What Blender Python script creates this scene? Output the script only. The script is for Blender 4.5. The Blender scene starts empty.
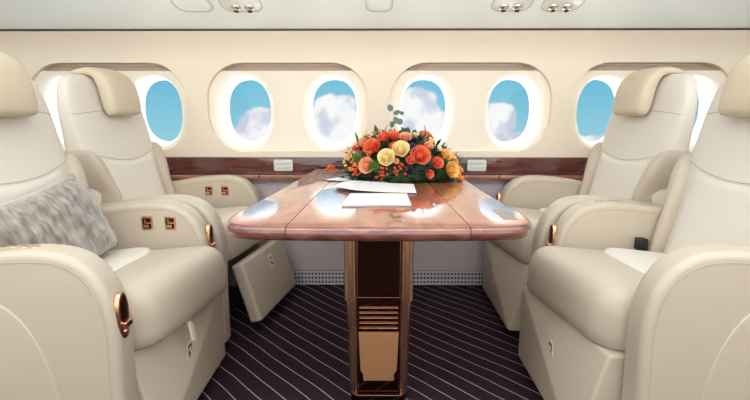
import bpy, bmesh, math, random
from mathutils import Vector, Matrix
random.seed(7)
C = bpy.context.scene.collection
PI = math.pi

# ------------------------------------------------------------------ materials
def srgb(r, g, b):
    f = lambda c: (c/12.92 if c <= .04045 else ((c+.055)/1.055)**2.4)
    return (f(r/255), f(g/255), f(b/255), 1)
M = {}
def mat(name, col, rough=.5, metal=0, coat=0, bump=None, spec=.5, vary=None, sheen=0, coat_ior=1.5):
    m = bpy.data.materials.new(name); m.use_nodes = True
    nt = m.node_tree; b = nt.nodes['Principled BSDF']
    b.inputs['Base Color'].default_value = col
    b.inputs['Roughness'].default_value = rough
    b.inputs['Metallic'].default_value = metal
    b.inputs['Coat Weight'].default_value = coat
    b.inputs['Coat Roughness'].default_value = .02
    b.inputs['Coat IOR'].default_value = coat_ior
    b.inputs['Specular IOR Level'].default_value = spec
    b.inputs['Sheen Weight'].default_value = sheen
    tc = nt.nodes.new('ShaderNodeTexCoord')
    if bump:
        sc, st, kind = bump
        if kind == 'voronoi':
            n = nt.nodes.new('ShaderNodeTexVoronoi'); out = n.outputs['Distance']
        else:
            n = nt.nodes.new('ShaderNodeTexNoise'); n.inputs['Detail'].default_value = 4; out = n.outputs['Fac']
        n.inputs['Scale'].default_value = sc
        nt.links.new(tc.outputs['Object'], n.inputs['Vector'])
        bp = nt.nodes.new('ShaderNodeBump'); bp.inputs['Strength'].default_value = st
        bp.inputs['Distance'].default_value = .002
        nt.links.new(out, bp.inputs['Height']); nt.links.new(bp.outputs['Normal'], b.inputs['Normal'])
    if vary:
        sc, col2 = vary
        n = nt.nodes.new('ShaderNodeTexNoise'); n.inputs['Scale'].default_value = sc
        n.inputs['Detail'].default_value = 5
        nt.links.new(tc.outputs['Object'], n.inputs['Vector'])
        r = nt.nodes.new('ShaderNodeValToRGB')
        r.color_ramp.elements[0].position = .38; r.color_ramp.elements[1].position = .64
        r.color_ramp.elements[0].color = col; r.color_ramp.elements[1].color = col2
        nt.links.new(n.outputs['Fac'], r.inputs['Fac']); nt.links.new(r.outputs['Color'], b.inputs['Base Color'])
    M[name] = m
    return m

mat('leather', srgb(194, 181, 164), .42, bump=(350, .10, 'voronoi'))
mat('leather_dark', srgb(178, 164, 148), .45, bump=(350, .10, 'voronoi'))
mat('fabric', srgb(222, 215, 206), .65, bump=(500, .12, 'noise'))
mat('headrest', srgb(209, 195, 172), .45, bump=(350, .08, 'voronoi'))
mat('thread', srgb(184, 171, 154), .7)
mat('dark_gap', srgb(30, 28, 30), .7)
mat('copper', srgb(240, 186, 152), .24, metal=1)
mat('copper_dark', srgb(80, 42, 30), .25, metal=.8)
mat('chrome', srgb(225, 222, 218), .12, metal=1)
mat('bronze', srgb(222, 180, 150), .27, metal=1)
mat('bronze_dark', srgb(104, 72, 58), .06, metal=1)
mat('bronze_reflect', srgb(196, 146, 104), .35, metal=.45)  # satin tan that paints in a reflection on the pedestal
mat('wall_cream', srgb(234, 222, 205), .55, bump=(60, .03, 'noise'))
mat('bezel', srgb(243, 234, 218), .5)
mat('reveal', srgb(250, 246, 238), .5)
mat('wall_low', srgb(196, 184, 188), .7, bump=(400, .1, 'noise'))
mat('ceiling_white', srgb(242, 252, 254), .5)
mat('shade_slot', srgb(176, 160, 144), .6)
mat('seam_line', srgb(120, 108, 98), .7)
mat('plate_white', srgb(232, 232, 226), .3, coat=.3)
mat('plate_grey', srgb(196, 204, 202), .35)
mat('vent_metal', srgb(228, 228, 230), .45, metal=.3)
mat('vent_dark', srgb(112, 110, 114), .5, metal=.4)
mat('white_label', srgb(238, 234, 228), .5)
mat('red_print', srgb(160, 52, 50), .5)
mat('paper', srgb(236, 240, 240), .45)
mat('paper_print', srgb(204, 214, 218), .45)
mat('paper_shadow', srgb(86, 88, 104), .5)  # dark tone that paints shadow along the paper edges
mat('inlay', srgb(150, 128, 108), .35)
mat('black', srgb(22, 22, 24), .4)
mat('leaf', srgb(34, 66, 40), .55, vary=(30, srgb(58, 92, 50)))
mat('leaf_blue', srgb(80, 116, 104), .6)
mat('stem', srgb(74, 96, 50), .6)
mat('mum_green', srgb(98, 132, 52), .7)
mat('coral', srgb(232, 100, 66), .6, vary=(40, srgb(246, 140, 104)))
mat('peach', srgb(244, 168, 128), .6, vary=(40, srgb(250, 196, 164)))
mat('cream', srgb(246, 224, 160), .6, vary=(40, srgb(250, 236, 190)))
mat('yellow', srgb(246, 200, 110), .6, vary=(40, srgb(250, 216, 140)))
mat('orange', srgb(230, 112, 40), .6, vary=(60, srgb(240, 150, 60)))
mat('orange_soft', srgb(228, 160, 104), .6, vary=(60, srgb(238, 190, 130)))
mat('berry', srgb(206, 66, 32), .35)
mat('navy', srgb(30, 34, 62), .5)

# wood: lacquered, procedural grain
def wood(name, c1, c2, c3, scale, stretch, rough=.25, coat_ior=1.6):
    m = mat(name, c1, rough, coat=1, coat_ior=coat_ior)
    nt = m.node_tree; b = nt.nodes['Principled BSDF']
    tc = [n for n in nt.nodes if n.type == 'TEX_COORD'][0]
    mp = nt.nodes.new('ShaderNodeMapping'); mp.inputs['Scale'].default_value = stretch
    nt.links.new(tc.outputs['Object'], mp.inputs['Vector'])
    n = nt.nodes.new('ShaderNodeTexNoise'); n.inputs['Scale'].default_value = scale
    n.inputs['Detail'].default_value = 8; n.inputs['Distortion'].default_value = 1.2
    nt.links.new(mp.outputs['Vector'], n.inputs['Vector'])
    r = nt.nodes.new('ShaderNodeValToRGB'); e = r.color_ramp.elements
    e[0].position = .34; e[0].color = c1; e[1].position = .68; e[1].color = c3
    k = e.new(.5); k.color = c2
    nt.links.new(n.outputs['Fac'], r.inputs['Fac']); nt.links.new(r.outputs['Color'], b.inputs['Base Color'])
    return m
wood('wood_band', srgb(62, 24, 24), srgb(84, 34, 32), srgb(104, 46, 40), 7, (.5, 4, 7))
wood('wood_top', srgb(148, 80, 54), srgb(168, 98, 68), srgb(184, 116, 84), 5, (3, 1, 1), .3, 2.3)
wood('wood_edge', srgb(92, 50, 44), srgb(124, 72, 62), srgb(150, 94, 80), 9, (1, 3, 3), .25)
wood('wood_ledge', srgb(140, 84, 64), srgb(160, 100, 78), srgb(178, 120, 94), 9, (1, 3, 5))

# carpet with diagonal pinstripes
def carpet():
    m = mat('carpet', srgb(40, 30, 38), .95, spec=.1)
    nt = m.node_tree; b = nt.nodes['Principled BSDF']; L = nt.links.new
    tc = [n for n in nt.nodes if n.type == 'TEX_COORD'][0]
    sep = nt.nodes.new('ShaderNodeSeparateXYZ'); L(tc.outputs['Object'], sep.inputs[0])
    def math_(op, a, c=None):
        n = nt.nodes.new('ShaderNodeMath'); n.operation = op
        for i, v in enumerate((a, c)):
            if v is None: continue
            if isinstance(v, (int, float)): n.inputs[i].default_value = v
            else: L(v, n.inputs[i])
        return n.outputs[0]
    nz = nt.nodes.new('ShaderNodeTexNoise'); nz.inputs['Scale'].default_value = 3.0; nz.inputs['Detail'].default_value = 1
    L(tc.outputs['Object'], nz.inputs['Vector'])
    wob = math_('MULTIPLY', math_('SUBTRACT', nz.outputs['Fac'], .5), .035)
    d = math_('ADD', math_('ADD', math_('MULTIPLY', sep.outputs[0], .7071), math_('MULTIPLY', sep.outputs[1], .7071)), wob)
    fr = math_('FRACT', math_('DIVIDE', d, STRIPE))
    tri = math_('ABSOLUTE', math_('SUBTRACT', fr, .5))
    mask = math_('LESS_THAN', tri, .028)
    fine = nt.nodes.new('ShaderNodeTexNoise'); fine.inputs['Scale'].default_value = 260; fine.inputs['Detail'].default_value = 3
    L(tc.outputs['Object'], fine.inputs['Vector'])
    r = nt.nodes.new('ShaderNodeValToRGB'); e = r.color_ramp.elements
    e[0].position = .3; e[0].color = srgb(34, 24, 31); e[1].position = .7; e[1].color = srgb(58, 44, 52)
    L(fine.outputs['Fac'], r.inputs['Fac'])
    mx = nt.nodes.new('ShaderNodeMix'); mx.data_type = 'RGBA'
    L(mask, mx.inputs[0]); L(r.outputs['Color'], mx.inputs[6]); mx.inputs[7].default_value = srgb(176, 156, 172)
    L(mx.outputs[2], b.inputs['Base Color'])
    bp = nt.nodes.new('ShaderNodeBump'); bp.inputs['Strength'].default_value = .5; bp.inputs['Distance'].default_value = .003
    L(fine.outputs['Fac'], bp.inputs['Height']); L(bp.outputs['Normal'], b.inputs['Normal'])
STRIPE = .062
carpet()

# crushed velvet cushion
def velvet():
    m = mat('velvet', srgb(176, 168, 164), .5, sheen=.6)
    nt = m.node_tree; b = nt.nodes['Principled BSDF']; L = nt.links.new
    tc = [n for n in nt.nodes if n.type == 'TEX_COORD'][0]
    mp = nt.nodes.new('ShaderNodeMapping'); mp.inputs['Scale'].default_value = (60, 50, 9); mp.inputs['Rotation'].default_value = (.5, 0, 0)
    L(tc.outputs['Object'], mp.inputs['Vector'])
    n = nt.nodes.new('ShaderNodeTexNoise'); n.inputs['Scale'].default_value = 1.4; n.inputs['Detail'].default_value = 6
    L(mp.outputs['Vector'], n.inputs['Vector'])
    r = nt.nodes.new('ShaderNodeValToRGB'); e = r.color_ramp.elements
    e[0].position = .3; e[0].color = srgb(104, 93, 90); e[1].position = .68; e[1].color = srgb(172, 162, 153)
    L(n.outputs['Fac'], r.inputs['Fac']); L(r.outputs['Color'], b.inputs['Base Color'])
    bp = nt.nodes.new('ShaderNodeBump'); bp.inputs['Strength'].default_value = .4; bp.inputs['Distance'].default_value = .004
    L(n.outputs['Fac'], bp.inputs['Height']); L(bp.outputs['Normal'], b.inputs['Normal'])
velvet()

# thin clear window pane
def glass():
    m = bpy.data.materials.new('pane_glass'); m.use_nodes = True; nt = m.node_tree; nt.nodes.clear()
    o = nt.nodes.new('ShaderNodeOutputMaterial'); mx = nt.nodes.new('ShaderNodeMixShader')
    t = nt.nodes.new('ShaderNodeBsdfTransparent'); g = nt.nodes.new('ShaderNodeBsdfGlossy'); g.inputs['Roughness'].default_value = .02
    mx.inputs[0].default_value = .015
    nt.links.new(t.outputs[0], mx.inputs[1]); nt.links.new(g.outputs[0], mx.inputs[2]); nt.links.new(mx.outputs[0], o.inputs[0])
    M['pane_glass'] = m
glass()

# ------------------------------------------------------------------ mesh helpers
def obj(name, bm, m, parent=None, sharp=40, recalc=True):
    if recalc: bmesh.ops.recalc_face_normals(bm, faces=bm.faces)
    me = bpy.data.meshes.new(name); bm.to_mesh(me); bm.free()
    for p in me.polygons: p.use_smooth = len(p.vertices) <= 6
    me.set_sharp_from_angle(angle=math.radians(sharp))
    ms = m if isinstance(m, (list, tuple)) else [m]
    for k in ms: me.materials.append(M[k])
    o = bpy.data.objects.new(name, me); C.objects.link(o)
    if parent: o.parent = parent
    return o
def tag(o, label=None, cat=None, group=None, kind=None):
    if label: o['label'] = label
    if cat: o['category'] = cat
    if group: o['group'] = group
    if kind: o['kind'] = kind
    return o
def thing(name, label, cat, loc=(0, 0, 0), rz=0, group=None):
    o = bpy.data.objects.new(name, None); C.objects.link(o); o.empty_display_size = .1
    o.location = loc; o.rotation_euler = (0, 0, rz)
    return tag(o, label, cat, group)
def loft(bm, rings, cap=True, closed=True):
    vs = [[bm.verts.new(p) for p in r] for r in rings]
    n = len(rings[0])
    for a, b in zip(vs, vs[1:]):
        for i in range(n if closed else n-1):
            j = (i+1) % n
            bm.faces.new((a[i], a[j], b[j], b[i]))
    if cap:
        bm.faces.new(list(reversed(vs[0]))); bm.faces.new(vs[-1])
    return vs
def se(a, b, n=2.5, N=48):
    out = []
    for i in range(N):
        t = 2*PI*i/N; c, s = math.cos(t), math.sin(t)
        out.append((a*math.copysign(abs(c)**(2/n), c), b*math.copysign(abs(s)**(2/n), s)))
    return out
def rrect(x0, x1, y0, y1, r, k=8):
    """r: one radius or four (x1y1, x0y1, x0y0, x1y0)"""
    if not isinstance(r, (tuple, list)): r = (r,)*4
    out = []
    for (cx, cy, a0, q) in ((x1, y1, 0, r[0]), (x0, y1, 90, r[1]), (x0, y0, 180, r[2]), (x1, y0, 270, r[3])):
        px = cx-q if cx == x1 else cx+q; py = cy-q if cy == y1 else cy+q
        for i in range(k+1):
            a = math.radians(a0+90*i/k); out.append((px+q*math.cos(a), py+q*math.sin(a)))
    return out
def offset(poly, d):
    """move a closed counter-clockwise outline inwards by d"""
    n = len(poly); out = []
    for i in range(n):
        p, q, r = poly[i-1], poly[i], poly[(i+1) % n]
        e1 = Vector((q[0]-p[0], q[1]-p[1])); e2 = Vector((r[0]-q[0], r[1]-q[1]))
        if e1.length < 1e-9: e1 = e2
        if e2.length < 1e-9: e2 = e1
        n1 = Vector((-e1.y, e1.x)).normalized(); n2 = Vector((-e2.y, e2.x)).normalized()
        b = (n1+n2)
        if b.length < 1e-6: b = n1
        b.normalize(); k = max(.5, b.dot(n1))
        out.append((q[0]+b.x*d/k, q[1]+b.y*d/k))
    return out
def ccw(poly):
    a = sum(poly[i][0]*poly[(i+1) % len(poly)][1]-poly[(i+1) % len(poly)][0]*poly[i][1] for i in range(len(poly)))
    return poly if a > 0 else poly[::-1]
def spline(pts, per=6):
    out = []
    n = len(pts)
    for i in range(n-1):
        p0 = Vector(pts[max(i-1, 0)]); p1 = Vector(pts[i]); p2 = Vector(pts[i+1]); p3 = Vector(pts[min(i+2, n-1)])
        for k in range(per):
            t = k/per
            out.append(.5*((2*p1)+(p2-p0)*t+(2*p0-5*p1+4*p2-p3)*t*t+(3*p1-p0-3*p2+p3)*t**3))
    out.append(Vector(pts[-1]))
    return out
def tube(bm, pts, r, seg=6, closed=False):
    pts = [Vector(p) for p in pts]; rings = []
    n = len(pts)
    up = Vector((.123, .456, .88)).normalized()
    for i, p in enumerate(pts):
        if closed: t = (pts[(i+1) % n]-pts[i-1]).normalized()
        else: t = (pts[min(i+1, n-1)]-pts[max(i-1, 0)]).normalized()
        a = t.cross(up).normalized(); b = t.cross(a).normalized(); 
        rr = r[i] if isinstance(r, (list, tuple)) else r
        rings.append([p+a*math.cos(2*PI*k/seg)*rr+b*math.sin(2*PI*k/seg)*rr for k in range(seg)])
    if closed:
        rings.append(rings[0]); loft(bm, rings, cap=False); bmesh.ops.remove_doubles(bm, verts=bm.verts, dist=1e-7)
    else: loft(bm, rings)
def prism(bm, outline, axis, c0, c1, bev=0, steps=3, asym=False):
    """extrude a 2D outline along an axis with rounded edges; axis y: outline=(x,z); z: (x,y); x: (y,z)"""
    outline = ccw(outline)
    def put(p, c): return {'y': (p[0], c, p[1]), 'z': (p[0], p[1], c), 'x': (c, p[0], p[1])}[axis]
    rings = []
    if bev:
        for k in range(steps+1):
            a = PI/2*k/steps; rings.append((c0+bev*(1-math.sin(a)) if False else c0+bev*(1-math.cos(a)), bev*(1-math.sin(a))))
        rings2 = [(c1-(c-c0), d) for c, d in reversed(rings)]
        rr = rings+rings2
    else: rr = [(c0, 0), (c1, 0)]
    loft(bm, [[put(p, c) for p in (offset(outline, d) if d else outline)] for c, d in rr])
def box(bm, x0, x1, y0, y1, z0, z1, bev=0):
    v = [bm.verts.new(p) for p in ((x0,y0,z0),(x1,y0,z0),(x1,y1,z0),(x0,y1,z0),(x0,y0,z1),(x1,y0,z1),(x1,y1,z1),(x0,y1,z1))]
    fs = [bm.faces.new([v[i] for i in q]) for q in ((0,3,2,1),(4,5,6,7),(0,1,5,4),(1,2,6,5),(2,3,7,6),(3,0,4,7))]
    if bev:
        es = set(e for f in fs for e in f.edges)
        bmesh.ops.bevel(bm, geom=list(es), offset=bev, segments=3, affect='EDGES', profile=.6)
def boxo(name, dims, m, parent=None, bev=0):
    bm = bmesh.new(); box(bm, *dims, bev=bev); return obj(name, bm, m, parent)
def ellipsoid(bm, c, r, u=12, v=8, mtx=None):
    mm = Matrix.Translation(c) @ (mtx or Matrix.Identity(4)) @ Matrix.Diagonal((*r, 1))
    bmesh.ops.create_uvsphere(bm, u_segments=u, v_segments=v, radius=1, matrix=mm)
def cut(o, cutters):
    """apply boolean differences, then throw the cutters away"""
    for c in cutters:
        md = o.modifiers.new('b', 'BOOLEAN'); md.operation = 'DIFFERENCE'; md.solver = 'EXACT'; md.object = c
    dg = bpy.context.evaluated_depsgraph_get()
    me = bpy.data.meshes.new_from_object(o.evaluated_get(dg)); o.modifiers.clear()
    o.data = me
    for p in me.polygons: p.use_smooth = len(p.vertices) <= 6 and abs(p.normal.y) < .97
    me.set_sharp_from_angle(angle=math.radians(30))
    for c in cutters: bpy.data.objects.remove(c)
    return o

# ------------------------------------------------------------------ room shell
WY = 2.52
XR = 2.7
o = boxo('floor', (-XR, XR, -1.0, 2.62, -.05, 0), 'carpet'); tag(o, kind='structure')
# window wall
prof = [(WY, .655), (WY, 1.28), (2.512, 1.33), (2.49, 1.375), (2.455, 1.418), (2.62, 1.46), (2.72, 1.3), (2.72, .655)]
bm = bmesh.new(); prism(bm, prof, 'x', -XR, XR); wall = obj('wall_window_side', bm, 'wall_cream'); tag(wall, kind='structure')
GZ = (0.787, 1.267)
groups = [(-1.935, -1.05), (-.945, -.06), (.06, .945), (1.048, 1.933)]
def bez_outline(x0, x1, grow=0):
    return rrect(x0-grow, x1+grow, GZ[0]-grow, GZ[1]+grow, (.2, .2, .2, .2), 12)
cs = []
for g in groups:
    bm = bmesh.new(); prism(bm, bez_outline(*g), 'y', WY-.1, 2.9); cs.append(obj('cut', bm, 'bezel'))
cut(wall, cs)
boxo('wall_below_ledge', (-XR, XR, 2.53, 2.72, 0, .655), 'wall_low')['kind'] = 'structure'
# upper service panel + ceiling
def sheet(name, pts, m, thick=.04):
    lo = [(p[0], p[1]) for p in pts]
    n = [(p[0]+.0, p[1]+thick) for p in reversed(pts)]
    bm = bmesh.new(); prism(bm, lo+n, 'x', -XR, XR); o = obj(name, bm, m); o['kind'] = 'structure'; return o
P0 = (2.445, 1.427); PD = Vector((-.945, .327)).normalized()
sheet('trim_1', [(2.60, 1.422), (2.444, 1.4225), (2.453, 1.4295), (2.60, 1.437)], 'seam_line', .004)
c_pts = [P0] + [(P0[0]+PD.x*s, P0[1]+PD.y*s) for s in (.1, .3, .5)]
last = c_pts[-1]
c_pts += [(1.75, 1.67), (1.5, 1.77), (1.2, 1.86), (.8, 1.92), (.3, 1.94), (-.4, 1.92), (-.8, 1.85), (-1.0, 1.7)]
sheet('ceiling', c_pts, 'ceiling_white')
boxo('wall_aisle_side', (-XR, XR, -1.06, -1.0, 0, 1.9), 'wall_cream')['kind'] = 'structure'
boxo('wall_left', (-XR-.05, -XR, -1.06, 2.72, 0, 2.0), 'wall_cream')['kind'] = 'structure'
boxo('wall_right', (XR, XR+.05, -1.06, 2.72, 0, 2.0), 'wall_cream')['kind'] = 'structure'

# windows
WZ = 1.01
def window(n, x0, x1):
    cx = (x0+x1)/2
    bm = bmesh.new(); prism(bm, bez_outline(x0, x1, -.0005), 'y', 2.545, 2.70)
    w = obj('window_%d' % n, bm, 'bezel'); w['kind'] = 'structure'
    cs = []
    wc = [cx-.245, cx+.245]
    for k, c in enumerate(wc):
        bm = bmesh.new(); rings = []
        for y, a, b in ((2.53, .175, .222), (2.545, .168, .215), (2.549, .160, .206), (2.558, .150, .196), (2.575, .141, .187), (2.60, .135, .180), (2.75, .133, .178)):
            rings.append([(c+p[0], y, WZ+p[1]) for p in se(a, b, 2.35, 64)])
        loft(bm, rings); cs.append(obj('cut', bm, 'bezel'))
    bm = bmesh.new(); box(bm, x0-.1, x1+.1, 2.50, 2.585, 1.226, 1.4); cs.append(obj('cut', bm, 'bezel'))
    cut(w, cs)
    for c in wc:
        bm = bmesh.new(); v = [bm.verts.new((c+p[0], 2.628, WZ+p[1])) for p in se(.1315, .1765, 2.35, 64)]
        r = bmesh.ops.extrude_face_region(bm, geom=[bm.faces.new(v)])
        for g in r['geom']:
            if isinstance(g, bmesh.types.BMVert): g.co.y += .004
        obj('pane', bm, 'pane_glass', w)
        # white moulded reveal liner around the pane
        bm = bmesh.new(); rings = []
        for y, a, b in ((2.5455, .1665, .2135), (2.5488, .159, .205), (2.5575, .149, .195), (2.5745, .140, .186), (2.5995, .134, .179), (2.628, .132, .177)):
            rings.append([(c+p[0], y, WZ+p[1]) for p in se(a, b, 2.35, 64)])
        loft(bm, rings, cap=False); rv = obj('reveal', bm, 'reveal', w); rv['label'] = 'white moulded reveal'
    # pull-down shade tucked in the slot at the top
    bm = bmesh.new(); prism(bm, rrect(x0+.09, x1-.09, 1.228, 1.256, .006), 'y', 2.575, 2.584)
    s = obj('window_shade', bm, 'shade_slot', w); s['label'] = 'taupe pleated shade edge'
for i, g in enumerate(groups): window(i+1, *g)

# wooden band, ledge, vents
boxo('trim_2', (-XR, XR, 2.508, 2.53, .662, .757), 'wood_band', bev=.003)['kind'] = 'structure'
LX = [-XR, -1.6, -.665, .665, 1.6, XR]
bm = bmesh.new()
for a, b in zip(LX, LX[1:]):
    box(bm, a+.0015, b-.0015, 2.468, 2.54, .638, .661, bev=.005)
t = obj('trim_3', bm, 'wood_ledge'); t['kind'] = 'structure'
def outlet(px, label):
    t = thing('outlet_plate', label, 'wall plate', (px, 2.506, .712), 0, None)
    bm = bmesh.new(); prism(bm, rrect(-.053, .053, -.032, .032, .008), 'y', -.005, .002, .002); obj('faceplate', bm, 'plate_white', t)
    for z in (.012, -.012):
        bm = bmesh.new(); prism(bm, rrect(-.043, .043, z-.008, z+.008, .003), 'y', -.0075, -.003, .001); obj('flap', bm, 'plate_grey', t)
    bm = bmesh.new(); tube(bm, [(-.049, -.006, -.028), (.049, -.006, -.028), (.049, -.006, .028), (-.049, -.006, .028)], .0012, closed=True); obj('rim', bm, 'chrome', t)
outlet(-.535, 'white rectangular outlet plate on the wood band left of the flowers')
outlet(.545, 'white rectangular outlet plate on the wood band right of the flowers')
t = thing('floor_vent', 'perforated metal air return strip along the bottom of the side wall', 'vent', (0, 2.528, 0))
boxo('backing', (-1.4, 1.4, -.010, 0, .004, .088), 'vent_dark', t)
bm = bmesh.new()
for k in range(141):
    x = -1.4+k*.02; box(bm, x-.0035, x+.0035, -.016, -.009, .006, .086)
for z in (.006, .030, .056, .080): box(bm, -1.4, 1.4, -.019, -.009, z, z+.007)
obj('grille', bm, 'vent_metal', t, sharp=20)

# service units overhead (reading lights and air nozzles)
def service_unit(x, w, n, label, name='service_panel', cat='overhead unit'):
    s0 = .155; sc = s0+.075
    t = thing(name, label, cat, (x, P0[0]+PD.x*sc, P0[1]+PD.y*sc))
    # local frame: x along cabin, y along the slope, z out of the panel (downwards into the cabin)
    ang = math.atan2(PD.y, PD.x)
    Rm = Matrix(((1, 0, 0), (0, PD.x, -PD.y), (0, PD.y, PD.x))).to_4x4()   # ly->slope dir, lz->(−PD.y,PD.x)
    def fin(bm): bm.transform(Rm); return bm
    out = rrect(-w, w, -.068, .068, .055 if w > .07 else .045, 8)
    bm = bmesh.new(); prism(bm, out, 'z', -.002, .004, .0015); obj('faceplate', fin(bm), 'plate_white', t)
    bm = bmesh.new(); tube(bm, [(p[0], p[1], .004) for p in offset(ccw(out), .003)], .0016, 6, True); obj('rim', fin(bm), 'thread', t)
    if n:
        for q in (-1, 1):
            bm = bmesh.new(); ellipsoid(bm, (q*.032, -.03, .004), (.026, .026, .016), 20, 10); k = obj('air_nozzle' if q < 0 else 'reading_lamp', fin(bm), 'chrome', t)
            bm = bmesh.new(); ellipsoid(bm, (q*.032, -.038, .0155), (.014, .014, .008), 16, 8); obj('nozzle_hole' if q < 0 else 'lens', fin(bm), 'bronze_dark' if q < 0 else 'black', k)
    else:
        bm = bmesh.new(); prism(bm, offset(ccw(out), .014), 'z', .002, .0075, .0015); obj('cover', fin(bm), 'ceiling_white', t)
service_unit(-.872, .091, 0, 'blank oval white cover overhead at the far left of the ceiling panel')
service_unit(-.645, .098, 1, 'oval overhead unit with two chrome nozzles, left of the centre cover')
service_unit(0.0, .064, 0, 'small round white cover overhead in the middle of the ceiling panel')
service_unit(.618, .094, 1, 'oval overhead unit with two nozzles, first right of the centre cover')
service_unit(.85, .094, 1, 'oval overhead unit with two nozzles at the far right of the ceiling panel')

# ------------------------------------------------------------------ seat
SX = .93
def L3(x, y, z): return (x-SX, y, z)
# backrest surface
BZ = [.42, .50, .60, .70, .80, .88, .96, 1.02, 1.065, 1.10, 1.128, 1.148, 1.160, 1.165]
BW = [.250, .252, .256, .272, .284, .287, .285, .281, .273, .260, .240, .212, .165, .08]
BT = [.170, .168, .164, .156, .142, .128, .112, .100, .090, .082, .074, .062, .040, .012]
def interp(z, T):
    if z <= BZ[0]: return T[0]
    for i in range(len(BZ)-1):
        if z <= BZ[i+1]:
            f = (z-BZ[i])/(BZ[i+1]-BZ[i]); return T[i]*(1-f)+T[i+1]*f
    return T[-1]
def bfront(z): return 1.040+.25*(z-.44)
def bc(z):
    return bfront(z)+interp(min(z, 1.10), BT)/2
def F(y, z):
    w = interp(z, BW); th = interp(z, BT)
    q = max(0, 1-(abs(y)/w)**3.6)
    return bc(z)-th/2*q**(1/3.6)
def patch(bm, yl, yr, zl, zh, bulge, nu=22, nv=22, p=6):
    """raised pad on the front of the backrest. yl,yr: functions of v; zl,zh: functions of u"""
    g = []
    for j in range(nv+1):
        row = []; v = j/nv
        for i in range(nu+1):
            u = i/nu; y = yl(v)*(1-u)+yr(v)*u; z = zl(u)*(1-v)+zh(u)*v
            fall = (1-abs(2*u-1)**p)*(1-abs(2*v-1)**p)
            row.append(bm.verts.new(L3(F(y, z)+.006-(bulge+.006)*fall**.5, y, z)))
        g.append(row)
    for j in range(nv):
        for i in range(nu): bm.faces.new((g[j][i], g[j][i+1], g[j+1][i+1], g[j+1][i]))
    return bm
arm_top = spline([(.668, .30), (.662, .45), (.672, .535), (.70, .600), (.745, .645), (.81, .667), (.90, .668), (1.02, .655), (1.16, .630), (1.30, .600)], 5)
arm_out = [(.672, .035)]+[(.670, .2)]+[tuple(p) for p in arm_top]+[(1.33, .57), (1.335, .3), (1.33, .035)]
arm_out = ccw([(p[0]-SX, p[1]) for p in arm_out])
def arm_mesh(y0, y1):
    bm = bmesh.new(); prism(bm, arm_out, 'y', y0, y1, .021, 6); return bm
SL = .082
def leg_x(y, z, base_x, ns):
    n = (.255+ns*y)/.51; v = (z-.05)/.295
    return base_x+SL*max(0, n+v-1)
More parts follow.
